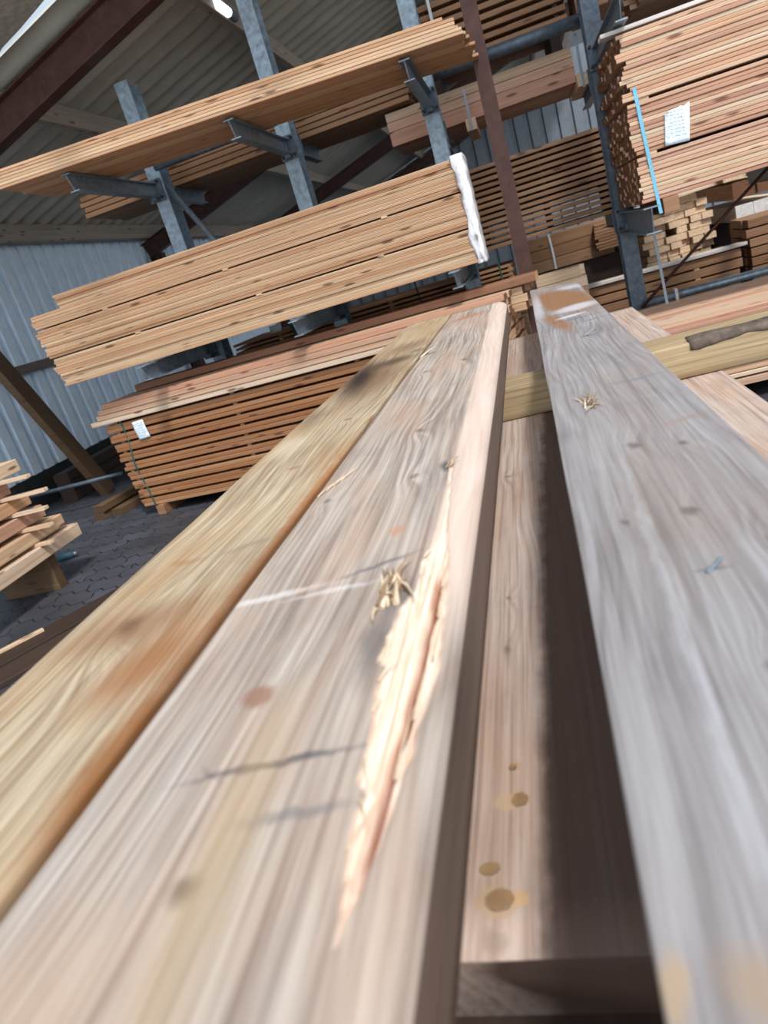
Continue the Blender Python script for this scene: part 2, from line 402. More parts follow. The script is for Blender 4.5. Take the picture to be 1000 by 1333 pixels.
# purlins and eave beam (timber), steel frames
for i, x in enumerate((-4.04, -2.32, -.55, 1.2)):
    bm = bmesh.new(); add_box(bm, (0, 0, 0), (20.2, .085, .19), .006)
    o = obj('roof_purlin', bm, purlin_wood, loc=(x, 14, roofz(x)-.085), rot=(0, 0, PI/2)); o.rotation_euler = (0, 0, PI/2)
    tag(o, ['weathered timber purlin lowest under the corrugated roof', 'weathered timber purlin second up from the eave under the roof',
            'timber purlin third up, mostly behind the high shelf pack', 'timber purlin nearest the ridge above the right stacks'][i], 'purlin')
bm = bmesh.new(); add_box(bm, (0, 0, 0), (20.5, .16, .22), .008)
o = obj('eave_beam', bm, purlin_wood, loc=(XW+.12, 13.8, E+1.71), rot=(0, 0, PI/2)); tag(o, 'long grey timber eave beam along the top of the blue wall', 'beam')
fl = ['nearest brown steel roof frame crossing above the shelf', 'second brown steel roof frame, seen behind the first rack post',
      'third brown steel roof frame, seen behind the second rack post', 'farthest brown steel roof frame before the grey wall']
for i, yf in enumerate((6.2, 12.2, 17.6, 23.4)):
    t = empty('steel_frame', (0, yf, 0), fl[i], 'roof frame', 'brown roof frames')
    bm = bmesh.new(); i_beam(bm, (XW+.05, 0, roofz(XW+.05)-.33), (2.3, 0, roofz(2.3)-.33), .26, .15, .01, .014)
    obj('rafter', bm, rust_steel, t)
    if i:
        bm = bmesh.new(); i_beam(bm, (XW+.22, 0, 0), (XW+.22, 0, roofz(XW+.22)-.46), .22, .16, .01, .014, (1, 0, 0)); obj('column', bm, rust_steel, t)
    if i == 0:
        bm = bmesh.new(); i_beam(bm, (-.008, 0, 0), (-.008, 0, roofz(0)-.46), .13, .115, .008, .01, (0, 1, 0)); o = obj('column', bm, rust_steel, t)
        o['label'] = 'slim brown steel column between the racks'
# lamp on the purlin
t = empty('batten_lamp', (-2.26, 7.9, E+2.74), 'small bright tube lamp fixed beside the purlin at top left', 'lamp')
tl = NT('lamp_glow'); tl.b.inputs['Emission Color'].default_value = (.8, .93, 1, 1); tl.b.inputs['Emission Strength'].default_value = 2.5; tl.out((.8, .9, 1))
bm = bmesh.new(); add_tube(bm, (0, -.28, -.03), (0, .02, -.03), .045); obj('tube', bm, tl.m, t, True)
bm = bmesh.new(); add_tube(bm, (0, .02, -.03), (0, .2, -.03), .05); add_tube(bm, (0, .1, -.03), (.0, .1, .06), .02); obj('holder', bm, galv, t)

# ================================================================== THE RACK
rack = empty('cantilever_rack', (0, 6.75, 0), 'galvanised steel cantilever rack of posts and double-sided arms carrying the timber packs', 'rack')
YP = 6.75
posts = [(-3.02, E+2.12), (-1.74, E+3.2), (-.48, E+3.1), (.86, E+2.6), (2.2, E+2.6)]
def arm(x, z, tip, dirn=-1, h=.12, w=.075):
    """I-section arm from the post out to y=tip, its end cut on the slant"""
    bm = bmesh.new(); a = Vector((x, YP+dirn*.1, z-h/2)); b = Vector((x, tip, z-h/2))
    i_beam(bm, a, b, h, w, .007, .008)
    for v in bm.verts:
        if abs(v.co.y-tip) < .002 and v.co.z < z-h*.6: v.co.y -= dirn*.05
    bmesh.ops.translate(bm, vec=(0, -YP, 0), verts=bm.verts)
    o = obj('arm', bm, galv, rack)
    # clamp plates and bolts at the root
    bm = bmesh.new()
    add_box(bm, (x, dirn*.12, z-.06), (.15, .02, .19), .003)
    add_box(bm, (x, dirn*.16, z-.125), (.05, .09, .05), .003)
    obj('clamp_plate', bm, galv_dark, o)
    for sx in (-1, 1):
        for sz in (-.125, .01):
            bm = bmesh.new(); add_tube(bm, (x+sx*.055, dirn*.09, z+sz), (x+sx*.055, dirn*.16, z+sz), .013, 6); obj('bolt', bm, black_steel, o)
for x, top in posts:
    bm = bmesh.new(); i_beam(bm, (x, 0, 0), (x, 0, top), .2, .13, .009, .012, (0, 1, 0)); obj('column', bm, galv_dark if x > 0 else galv, rack)
    bm = bmesh.new(); i_beam(bm, (x, -.32, .04), (x, .32, .04), .08, .13); obj('base_beam', bm, galv, rack)
for x, z, tip in ((-3.05, E+1.28, 5.26), (-1.74, E+1.235, 5.30), (-.48, E+1.2, 5.35), (.86, E+1.09, 5.3), (2.2, E+1.09, 5.3)):
    arm(x, z, tip); arm(x, E+1.262 if x < -1 else E+.962, 7.75 if x < -1 else 8.1, 1)
for x, z, tip in ((-3.08, E-.17, 5.30), (-1.74, E-.17, 5.28), (-.49, E-.16, 5.27)):
    arm(x, z, tip)
    if x > -1: arm(x, E-.135, 8.0, 1)
for x in (.86, 2.2): arm(x, E-.13, 5.33, h=.17, w=.1); arm(x, E-.135, 8.1, 1)
# rails and struts between posts
def rail(a, b, r, name='rail', m=galv_dark):
    bm = bmesh.new(); add_tube(bm, a, b, r); obj(name, bm, m, rack, True)
rail((-2.98, -.1, E+1.40), (-1.78, -.1, E+1.40), .032)
rail((-.45, .16, E+1.36), (.86, .16, E+1.36), .05)
rail((-2.98, -.02, E+1.26), (-2.2, .0, E-.35), .026, 'strut', galv)
rail((.90, -.13, E-.905), (2.2, -.13, E-.905), .036, 'rail', galv)
rail((.86, -.16, E-.93), (2.2, -.16, E+.06), .013, 'strut', rust_steel)
bm = bmesh.new(); add_box(bm, (1.15, -.13, E-.91), (.025, .1, .12), .004); obj('rail_clip', bm, white_board, rack)

# ================================================================== PACKS ON THE RACK (left bay)
# middle pack with film on its right end
zs = []; z = 0
for i in range(32):
    if i in (11, 22): z += .011
    zs.append((z, .0215)); z += .0215
pL = lambda i, z: (-3.93-.09*(z/.7) if z < .60 else -3.70) - (-3.93)
pack((-3.93, 5.5, E-.155), 0, 3.63, zs, larch, 'thin_board', 'thin larch board in the front face of the film-ended pack on the middle arms', 'board',
     'boards of the pack with the film-wrapped end', .145, 7, lj=.022, rj=.012, left=pL, right=lambda i, z: 3.63, yj=.010, groove=.004)
for k, (x, g) in enumerate(((-3.3, 0), (-2.2, 0), (-.9, 0), (-3.1, 1), (-2.0, 1), (-1.0, 1))):
    bm = bmesh.new(); add_box(bm, (0, 0, 0), (.045, 1.0, .0102)); zz = zs[11][0]-.0055 if g else zs[22][0]-.0055
    o = obj('spacer_lath', bm, pale_wood, loc=(x, 5.99, E-.155+zz-.0005)); tag(o, 'thin pale lath in a dark slit of the film-ended pack', 'lath', 'laths in the film-ended pack')
# film: hangs over the front-right corner
bm = bmesh.new(); path = [(-.375, 5.492), (-.345, 5.486), (-.315, 5.483), (-.288, 5.482), (-.262, 5.495), (-.258, 5.56), (-.258, 5.7), (-.26, 5.85), (-.262, 6.0)]
nz = 46; prev = None
for j in range(nz+1):
    t_ = j/nz; z = E-.165+t_*.74; row = []
    for k, (x, y) in enumerate(path):
        nv = mn.noise(Vector((k*.7, z*14, 3)))*.011; e = (mn.noise(Vector((z*9, 1.7, 0)))*.03+.02) if k == 0 else 0
        row.append(bm.verts.new((x+nv+e+.035*(1-t_)*(k < 3), y-abs(nv)*.8 if k < 5 else y+nv*.4, z)))
    if prev:
        for k in range(len(path)-1): bm.faces.new((prev[k], prev[k+1], row[k+1], row[k]))
    prev = row
o = obj('stretch_film', bm, film, smooth=True); tag(o, 'crumpled white stretch film wrapped over the right end of the middle pack', 'plastic film')
md = o.modifiers.new('thick', 'SOLIDIFY'); md.thickness = .001

# high shelf pack (every board individually: its underside shows)
ang = math.atan2(.18, 3.43); til = math.asin(.10/3.43)
pack((-3.53, 5.12, E+1.305), ang, 3.43, even(6, .021), larch, 'shelf_board', 'long thin board in the staggered pack on the highest left arms', 'board',
     'boards of the high shelf pack', .118, 7, tilt=til, lj=.03, rj=.02, all_rows=True, left=lambda i, z: -.02*i, right=lambda i, z: 3.47-.018*i, rowstep=.012)
# pack on the rear arms at the same height
pack((-4.0, 7.02, E+1.27), 0, 3.35, even(4, .045, .006), tan_wood, 'rear_board', 'brown board in the pack on the rear high arms behind the shelf', 'board',
     'boards on the rear high arms', .14, 6, lj=.05, rj=.02, all_rows=True)
# bottom pack standing on the floor, slightly askew, with stickers between paired boards
a4 = -math.radians(7.3)
zs = []
for i in range(9): zs += [(i*.092, .0355), (i*.092+.036, .0355)]
P4 = Vector((-3.86, 5.76, E-1.41))
T4 = Matrix.Translation(P4) @ Matrix.Rotation(a4, 4, 'Z')
pack(P4, a4, 3.66, zs, orange_wood, 'sawn_board', 'orange-brown sawn board in the strapped pack standing on the floor at left', 'board',
     'orange boards of the floor pack', .15, 6, lj=.018, rj=.015, yj=.008, left=lambda i, z: -.07*z)
for i in range(9):
    for x in ((.05 if i % 2 else .07), 1.3, 2.5, 3.5):
        bm = bmesh.new(); add_box(bm, (0, 0, 0), (.04, .93, .0195)); o = obj('spacer_lath', bm, tan_wood)
        o.matrix_world = T4 @ Matrix.Translation((x+R.uniform(-.02, .02), .475, i*.092+.0818)); tag(o, 'lath laid between the orange boards of the floor pack', 'lath', 'laths in the floor pack')
pack(T4 @ Vector((-.16, -.02, .829)), a4, 3.86, [(0, .044), (.045, .044), (.09, .044), (.135, .044)], larch_pink, 'pale_board', 'long pale board laid on top of the orange floor pack', 'board',
     'pale boards topping the floor pack', .15, 2, lj=.03, rj=.03, all_rows=True, left=lambda i, z: .07*i, yj=.03)
pack(T4 @ Vector((.0, .33, .829)), a4, 3.80, [(0, .058), (.059, .058), (.118, .058)], larch, 'pale_board', 'pale board laid behind the front ones on top of the floor pack', 'board',
     'rear pale boards topping the floor pack', .15, 3, lj=.03, rj=.03, all_rows=True)
me = board_mesh(3.72, .2, .062, .006, .0, 5); me.materials.append(redbrown)
o = bpy.data.objects.new('brown_plank', me); COL.objects.link(o); o.matrix_world = T4 @ Matrix.Translation((.18, .30, 1.011)); tag(o, 'thick reddish-brown plank lying highest on the floor pack', 'plank')
bm = bmesh.new(); add_box(bm, (0, 0, 0), (.09, 1.0, .088), .004); b0 = obj('bearer', bm, tan_wood)
b0.matrix_world = T4 @ Matrix.Translation((.22, .44, -.0445)); tag(b0, 'square bearer under the left end of the floor pack', 'bearer')
for x, l in ((1.6, 'square bearer under the middle of the floor pack'), (3.3, 'square bearer under the right end of the floor pack')):
    c = b0.copy(); COL.objects.link(c); c.matrix_world = T4 @ Matrix.Translation((x, .44, -.0445)); c['label'] = l

# straps and paper tags
def strap(name, pts, w, m, label, thick=.0015, wdir=(1, 0, 0)):
    bm = bmesh.new(); prev = None; wd = Vector(wdir)*w/2
    for p in pts:
        p = Vector(p); row = [bm.verts.new(p-wd), bm.verts.new(p+wd)]
        if prev: bm.faces.new((prev[0], prev[1], row[1], row[0]))
        prev = row
    o = obj(name, bm, m); md = o.modifiers.new('thick', 'SOLIDIFY'); md.thickness = thick; md.offset = 0
    return tag(o, label, 'strap')
pts = [T4 @ Vector((.12+.02*math.sin(k*.9), -.006-(.006*math.sin(k*1.7)), .90-k*.099)) for k in range(10)]
strap('packing_strap', pts + [T4 @ Vector((.16, .03, -.012)), T4 @ Vector((.16, .9, -.012))], .016, strap_green, 'dark green strap round the left end of the floor pack')
def paper_tag(M4, w, h, label, lines, seed, ragged=True):
    rr = random.Random(seed); root = empty('paper_tag', (0, 0, 0), label, 'tag'); root.matrix_world = M4
    bm = bmesh.new(); n = 8; prev = None
    for j in range(n+1):
        row = []
        for i in range(n+1):
            u, v = i/n, j/n; zz = .004*math.sin(u*5+v*3+seed)+.003*math.sin(v*9); hh = h
            if ragged and v == 1: hh = h*(.86+.14*u+rr.uniform(-.02, .02))
            row.append(bm.verts.new(((u-.5)*w+(.012*v if ragged else 0), -.006+zz*.5, (v-.5)*hh if v < 1 else -.5*h+hh)))
        if prev:
            for k in range(n): bm.faces.new((prev[k], prev[k+1], row[k+1], row[k]))
        prev = row
    o = obj('sheet', bm, paper, root, True); md = o.modifiers.new('thick', 'SOLIDIFY'); md.thickness = .0006
    bm = bmesh.new()
    for li in range(lines):     # scribbled writing
        z = h*(.36-.66*li/max(1, lines-1)); x = -w*.38
        while x < w*.3:
            lw = rr.uniform(.008, .02)
            for q in range(3):
                xa = x+lw*q/3; za = z+rr.uniform(-.003, .003); add_box(bm, (xa+lw/6, -.0125, za), (lw/3*1.2, .0008, .0022), 0, None)
            x += lw+rr.uniform(.004, .01)
    obj('writing', bm, ink, root)
    return root
Rx = Matrix.Rotation
paper_tag(T4 @ Matrix.Translation((.32, -.012, .71)) @ Rx(-.05, 4, 'Y'), .125, .165, 'small white paper tag with handwriting on the orange floor pack', 6, 3, False)

# orange stickered pack on the rear lower arms, seen through the gap
zs = even(12, .026, .016)
pack((-3.05, 7.15, E-.78), 0, 2.93, zs, orange_wood, 'lower_rear_board', 'orange board in the airy pack low behind the rack, under the film-ended pack', 'board',
     'boards of the airy pack low behind the rack', .14, 6, lj=.01, rj=.02)
for i in range(11):
    for x in (-.12, -1.3, -2.5):
        bm = bmesh.new(); add_box(bm, (0, 0, 0), (.03, .85, .0155)); o = obj('spacer_lath', bm, pale_wood, loc=(x-.03, 7.585, E-.78+i*.042+.0342)); tag(o, 'lath in the airy orange pack low behind the rack', 'lath', 'laths in the airy rear pack')
for k in range(3):
    bm = bmesh.new(); add_box(bm, (0, 0, 0), (.1, .9, .12), .004); o = obj('bearer', bm, dark_wood, loc=(-2.7+k*1.2, 7.6, .06))
    tag(o, 'dark bearer on the floor under the rear stack', 'bearer', 'bearers under the rear stack')
pack((-3.0, 7.15, .12), 0, 2.85, even(8, .065, .008), tan_wood, 'base_board', 'thick board stacked on the floor behind the rack posts', 'board', 'thick boards behind the rack posts', .2, 4)
strap('packing_strap', [(-1.05, 7.143, E-.2), (-1.03, 7.14, E-.5), (-1.04, 7.143, E-.78)], .014, black_steel, 'black strap on the airy orange pack behind the rack')
strap('packing_strap', [(-.24, 7.143, E-.19), (-.235, 7.14, E-.5), (-.24, 7.143, E-.78)], .014, strap_green, 'dark strap near the right end of the airy orange pack')
paper_tag(Matrix.Translation((-2.55, 7.14, E-.25)), .12, .07, 'tiny white tag on the airy pack behind the rack', 2, 8, False)
# stickered dark pack right of the brown column
zs = even(14, .036, .0165)
pack((-.56, 7.12, E-.13), 0, 1.47, zs, tan_wood, 'rear_shelf_board', 'brown board in the stickered pack between the brown column and the right pack', 'board',
     'boards of the stickered pack behind the column', .14, 6, lj=.006, rj=.006)
for i in range(13):
    for x in (-.3, .3, .84):
        bm = bmesh.new(); add_box(bm, (0, 0, 0), (.03, .8, .016)); o = obj('spacer_lath', bm, dark_wood, loc=(x, 7.56, E-.13+i*.0525+.0443)); tag(o, 'lath between the brown boards behind the column', 'lath', 'laths behind the column')
# upper rear packs right of the shelf
pack((-.92, 7.12, E+.97), 0, 1.62, [(0, .12), (.121, .075), (.197, .075)], larch_pink, 'wide_board', 'wide smooth board in the light pack high behind the column', 'board',
     'wide boards high behind the column', .2, 4, lj=.004, rj=.004, all_rows=True)
pack((-.5, 7.12, E+1.44), 0, 1.24, even(7, .045, .028), tan_wood, 'top_board', 'brown board in the gappy pack at the top centre above the rail', 'board',
     'boards of the gappy top centre pack', .14, 6, lj=.01, rj=.005)
for i in range(6):
    for x in (-.4, .66):
        bm = bmesh.new(); add_box(bm, (0, 0, 0), (.04, .8, .0275)); o = obj('spacer_lath', bm, dark_wood, loc=(x, 7.56, E+1.44+i*.073+.0588)); tag(o, 'lath in the gappy pack at the top centre', 'lath', 'laths in the top centre pack')
for x, l in ((-.42, 'dark thick bearer under the left of the gappy top centre pack'), (.62, 'dark thick bearer under the right of the gappy top centre pack')):
    bm = bmesh.new(); add_box(bm, (0, 0, 0), (.09, .8, .193), .004); o = obj('bearer', bm, dark_wood, loc=(x, 7.56, E+1.3415)); tag(o, l, 'bearer')
for x, z, l in ((-.2, .92, 'pale square bearer hanging under the wide boards left of the brown column'), (.76, .96, 'pale bearer at the right end of the wide boards')):
    bm = bmesh.new(); add_box(bm, (0, 0, 0), (.09, .75, .095), .004); o = obj('bearer', bm, pale_wood, loc=(x, 7.38, E+z)); tag(o, l, 'bearer')
strap('packing_strap', [(-.2, 7.0, E+1.2), (-.2, 6.99, E+.98), (-.2, 6.995, E+.87)], .02, strap_grey, 'grey strap over the bearer left of the brown column')
strap('packing_strap', [(.76, 7.0, E+1.3), (.76, 6.99, E+1.1), (.76, 6.995, E+.9)], .02, strap_grey, 'grey strap at the right end of the wide boards')
strap('packing_strap', [(-.33, 7.1, E+2.0), (-.33, 7.1, E+1.45)], .025, strap_white, 'white strap hanging on the top centre pack')
pack((.82, 7.12, E+1.45), 0, 1.6, even(4, .12, .004), tan_wood, 'high_board', 'wide brown board at the very top right of the brown column', 'board', 'wide boards at the very top', .2, 3, all_rows=True)

# ================================================================== RIGHT BAY: big pack with blue strap
zs = []; z = 0
for i in range(38):
    if i in (11, 23): z += .018
    zs.append((z, .0258)); z += .0258
rl = {}
def rleft(i, z):
    if z > .62: return .0+.03*math.sin(i*1.3)+.012*math.sin(i*4.1)
    if z > .31: return -.01+.01*math.sin(i*2.1)
    return .0
pack((.83, 5.45, E-.10), 0, 3.4, zs, larch_pink, 'planed_board', 'pale pinkish board in the front of the big right pack under the blue strap', 'board',
     'boards of the big right pack', .14, 8, lj=.012, rj=.02, left=rleft, right=lambda i, z: 3.4, yj=.012)
for g in (11, 23):
    for x in (.93, 2.1, 3.4):
        bm = bmesh.new(); add_box(bm, (0, 0, 0), (.07, 1.1, .0172)); o = obj('spacer_lath', bm, pale_wood, loc=(x, 6.0, E-.10+zs[g][0]-.0092)); tag(o, 'short lath in a dark slit of the big right pack', 'lath', 'laths in the big right pack')
me = board_mesh(3.0, .14, .024, .003, 0, 9); me.materials.append(white_board)
o = bpy.data.objects.new('loose_board', me); COL.objects.link(o); o.location = (.74, 5.47, E+.932); tag(o, 'pale loose board jutting out left on top of the big right pack', 'board')
strap('packing_strap', [(.885, 5.44, E+.60), (.895, 5.436, E+.4), (.91, 5.437, E+.15), (.925, 5.438, E-.1), (.93, 5.43, E-.19)], .022, strap_blue, 'light blue strap down the front of the big right pack')
bm = bmesh.new(); add_box(bm, (0, 0, 0), (.1, 1.0, .1), .004); o = obj('bearer', bm, tan_wood, loc=(1.0, 5.92, E-.152)); tag(o, 'pale bearer block under the left end of the big right pack', 'bearer')
paper_tag(Matrix.Translation((1.10, 5.44, E+.31)) @ Rx(.08, 4, 'Y'), .15, .22, 'creased white paper tag with printed lines on the big right pack', 8, 5)
pack((1.0, 5.4, E+1.095), 0, 3.2, even(10, .03, .003), larch_pink, 'upper_right_board', 'board in the pack above the big right pack at the top corner', 'board',
     'boards of the top right pack', .14, 7, lj=.05, rj=.02)
strap('hanging_strap', [(.95, 6.0, E-.19), (.962, 6.0, E-.5), (.972, 6.0, E-.87)], .02, strap_grey, 'grey strap end hanging below the big right pack')

# ---- lower right: boards under the tube
zs = []; z = 0
for i in range(9):
    th = (.05, .028, .045, .03)[i % 4]; zs.append((z, th)); z += th+(.004 if i % 3 else .012)
pack((.74, 5.1, .11), 0, 3.3, zs, larch_pink, 'long_board', 'long multi-toned board in the low pack under the grey tube at right', 'board',
     'boards of the low right pack', .14, 9, lj=.05, rj=.02, yj=.03)
pack((.74, 5.1, .111+z), 0, 3.3, [(0, .03), (.031, .03)], larch_pink, 'top_board', 'board in the top layers of the low right pack, just below the grey tube', 'board',
     'top boards of the low right pack', .14, 9, lj=.06, rj=.02, yj=.03, all_rows=True)
for x in (1.1, 3.2):
    bm = bmesh.new(); add_box(bm, (0, 0, 0), (.1, 1.2, .108), .004); o = obj('bearer', bm, dark_wood, loc=(x, 5.74, .055)); tag(o, 'dark bearer under the low right pack', 'bearer', 'bearers under the low right pack')
# stickered pack behind with a white board on top
pack((.0, 8.0, .12), 0, 2.02, even(6, .082, .016), tan_wood, 'stacked_board', 'tan board in the spaced pack topped with a white board at right', 'board',
     'boards of the spaced right pack', .16, 4, lj=.01, rj=.01)
for i in range(5):
    for x in (.1, 1.62):
        bm = bmesh.new(); add_box(bm, (0, 0, 0), (.05, .62, .0155)); o = obj('spacer_lath', bm, pale_wood, loc=(x, 8.315, .12+i*.098+.0898)); tag(o, 'lath in the spaced right pack', 'lath', 'laths in the spaced right pack')
for x in (.2, 1.8):
    bm = bmesh.new(); add_box(bm, (0, 0, 0), (.1, .62, .118), .004); o = obj('bearer', bm, dark_wood, loc=(x, 8.32, .06)); tag(o, 'dark bearer under the spaced right pack', 'bearer', 'bearers under the spaced right pack')
me = board_mesh(2.2, .16, .03, .003, 0, 21); me.materials.append(white_board)
o = bpy.data.objects.new('white_board', me); COL.objects.link(o); o.location = (-.1, 7.97, .705); tag(o, 'white-faced board lying along the top of the spaced right pack', 'board')
pack((2.12, 8.0, .12), 0, 1.6, even(9, .078, .013), tan_wood, 'side_board', 'tan board in the narrow stack at the right edge beside the spaced pack', 'board',
     'boards of the stack at the right edge', .16, 4, lj=.015)
for x in (2.3, 3.5):
    bm = bmesh.new(); add_box(bm, (0, 0, 0), (.1, .62, .118), .004); o = obj('bearer', bm, dark_wood, loc=(x, 8.32, .06)); tag(o, 'dark bearer under the stack at the right edge', 'bearer', 'bearers under the right edge stack')
# offcut pile: board ends facing the aisle
bw = .125; n = 0
T1 = Matrix.Translation((1.30, 9.0, .62)) @ Matrix.Rotation(math.radians(9), 4, 'Z')
proto = None
for i in range(9):
    th = .075
    for j in range(6):
        if (i, j) in ((8, 0), (8, 5), (4, 2)): continue
        if proto is None:
            me = board_mesh(1.5, bw-.006, th-.006, .004, 0, 3); me.materials.append(pale_wood); o = proto = bpy.data.objects.new('offcut_board', me)
        else: o = proto.copy()
        COL.objects.link(o)
        o.matrix_world = T1 @ Matrix.Translation((j*bw+bw+R.uniform(-.012, .012)+.02*(i % 3), R.uniform(-.05, .05), i*th)) @ Matrix.Rotation(PI/2, 4, 'Z')
        tag(o, 'short pale board with its cut end showing in the offcut pile', 'board', 'boards of the pale offcut pile')
me = board_mesh(.55, .16, .03, .003, 0, 31); me.materials.append(pale_wood)
o = bpy.data.objects.new('loose_offcut', me); COL.objects.link(o); o.location = (1.65, 8.9, 1.3); o.rotation_euler = (0, 0, .35); tag(o, 'loose pale offcut lying skewed on top of the offcut pile', 'board')
def support(x0, x1, ys, h, label, w=.12):
    for k, y in enumerate(ys):
        bm = bmesh.new(); span_box(bm, (x0, y, 0), (x1, y+w, h), .004); o = obj('support_beam', bm, dark_wood); tag(o, label+(', front one', ', rear one')[k], 'support')
support(1.3, 2.2, (9.15, 10.2), .615, 'dark wooden support under the offcut pile')
# big squared timbers, right of it
cols = [(2.28, .86, white_board), (2.47, .86, white_board), (2.66, .86, pale_wood), (2.28, 1.1, larch_pink), (2.52, 1.1, larch_pink), (2.2, 1.3, pale_wood), (2.45, 1.3, pale_wood)]
support(2.22, 3.1, (9.0, 9.9), .855, 'dark wooden support under the squared timbers')
for k, (x, z, m) in enumerate(cols):
    w = .18 if z < 1 else .23; me = board_mesh(1.7, w, .17, .006, 0, k); me.materials.append(m); o = bpy.data.objects.new('squared_timber', me); COL.objects.link(o)
    o.location = (x+w, 8.95+.03*(k % 2), z+.0); o.rotation_euler = (0, 0, PI/2)
    tag(o, ['squared timber with a pale painted end, leftmost of the low row at far right', 'squared timber with a pale painted end, second of the low row', 'squared timber with a yellowish end in the low row',
            'pinkish squared timber on the middle row at far right', 'pinkish squared timber right of its twin', 'orange squared timber topmost at left', 'orange squared timber topmost at right'][k], 'timber')
# pile behind the dark aisle
pack((.05, 9.4, .9), 0, 1.0, even(3, .13, .004), tan_wood, 'wide_plank', 'wide brown plank in the low pile with a white strap beyond the column', 'plank', 'wide planks of the strapped pile', .2, 4, all_rows=True)
pack((.85, 9.3, .96), 0, .75, even(9, .03, .004), tan_wood, 'thin_offcut', 'thin board in the small stack beside the strapped pile', 'board', 'thin boards beside the strapped pile', .14, 3)
support(.0, 1.25, (9.45, 10.0), .895, 'dark support under the strapped pile')
strap('packing_strap', [(.33, 9.39, 1.31), (.34, 9.385, 1.1), (.34, 9.39, .9)], .025, strap_white, 'white strap on the low pile beyond the column')
# pale planks behind the brown column
pack((-.34, 6.42, .12), 0, .78, even(11, .085, .001), pale_wood, 'short_plank', 'short pale plank in the stack just right of the brown column base', 'plank', 'short planks behind the column', .1, 2, lj=.01, rj=.02, all_rows=True, right=lambda i, z: .78+(.03 if i == 9 else 0))
bm = bmesh.new(); span_box(bm, (-.34, 6.42, 0), (.42, 6.62, .118)); o = obj('bearer', bm, dark_wood); tag(o, 'dark bearer under the short planks behind the column', 'bearer')

# ================================================================== LEFT: pile, brace, floor planks
pile = [(0, 4.64, 'topside pinkish beam', .10)]
z = .27; labs = ['pinkish beam at the bottom of the left pile', 'knotty pale beam second from the bottom of the left pile', 'beam third from the bottom of the left pile',
                 'beam fourth from the bottom of the left pile', 'beam fifth from the bottom of the left pile', 'cream new beam topmost but one of the left pile']
ends = [4.64, 4.56, 4.46, 4.40, 4.30, 4.42]; xs = [-3.72, -3.76, -3.80, -3.82, -3.86, -3.80]
mats = [larch_pink, larch, larch_pink, larch, larch_pink, pale_wood]
for i in range(6):
    me = board_mesh(2.6, .5, .092 if i else .1, .006, 0, i); me.materials.append(mats[i]); o = bpy.data.objects.new('stacked_beam', me); COL.objects.link(o)
    o.location = (xs[i], ends[i]-2.6, z); o.rotation_euler = (0, 0, PI/2); tag(o, labs[i], 'beam')
    z += .1
    for y in (ends[i]-.13-.05*(i % 2), 3.0):
        if i == 5: continue
        bm = bmesh.new(); add_box(bm, (0, 0, 0), (.78, .05, .024), .002)
        q = obj('spacer_lath', bm, pale_wood, loc=(-4.0+.06*(i % 2)+(.06 if i > 1 else -.02), min(y, 4.2), z+.0125)); tag(q, 'lath sticking out between the beams of the left pile', 'lath', 'laths of the left pile')
    if i < 5: z += .026
me = board_mesh(2.0, .4, .11, .01, 0, 44); me.materials.append(grey_wood); o = bpy.data.objects.new('weathered_beam', me); COL.objects.link(o)
o.location = (-4.0, 2.45, z+.002); o.rotation_euler = (0, 0, PI/2); tag(o, 'grey weathered beam lying on top of the left pile', 'beam')
for y, l in ((4.28, 'pale block under the far end of the left pile'), (2.5, 'pale block under the near end of the left pile')):
    bm = bmesh.new(); add_box(bm, (0, 0, .134), (.5, .09, .268), .004); o = obj('support_block', bm, brace_wood, loc=(-4.02, y, 0)); tag(o, l, 'block')
t = empty('dropped_bottle', (-4.3, 4.9, .035), 'small blue canister lying on the paving behind the left pile', 'canister')
bm = bmesh.new(); add_tube(bm, (.04, .01, 0), (.16, .05, 0), .03); obj('body', bm, blue_paint, t, True)
bm = bmesh.new(); add_tube(bm, (.16, .05, 0), (.19, .06, 0), .018); obj('cap', bm, galv, t, True)
bm = bmesh.new(); add_bar(bm, (-5.2, 5.55, E+1.95), (-5.2, 7.22, .03), .1, .2, .008, (0, 1, .3)); o = obj('diagonal_brace', bm, brace_wood); tag(o, 'old brown timber leaning as a brace in front of the blue wall', 'brace')
# weathered wide planks on the paving
for k, (x, y) in enumerate(((-3.70, 2.55), (-3.50, 2.34))):
    me = board_mesh(3.2, .24, .03, .003, 0, 60+k); me.materials.append(dark_wood); o = bpy.data.objects.new('floor_plank', me); COL.objects.link(o)
    o.location = (x+.0, y, .0); o.rotation_euler = (0, 0, math.radians(57)); tag(o, ['dark weathered plank on the paving, nearer the left pile', 'dark weathered plank on the paving, nearer the big beams'][k], 'plank')
me = board_mesh(.3, .035, .02, .002, 0, 71); me.materials.append(pale_wood); o = bpy.data.objects.new('wood_scrap', me); COL.objects.link(o); o.location = (-3.5, 3.2, .031); o.rotation_euler = (0, 0, .9); tag(o, 'pale wood splinter lying on the dark floor planks', 'wood scrap')
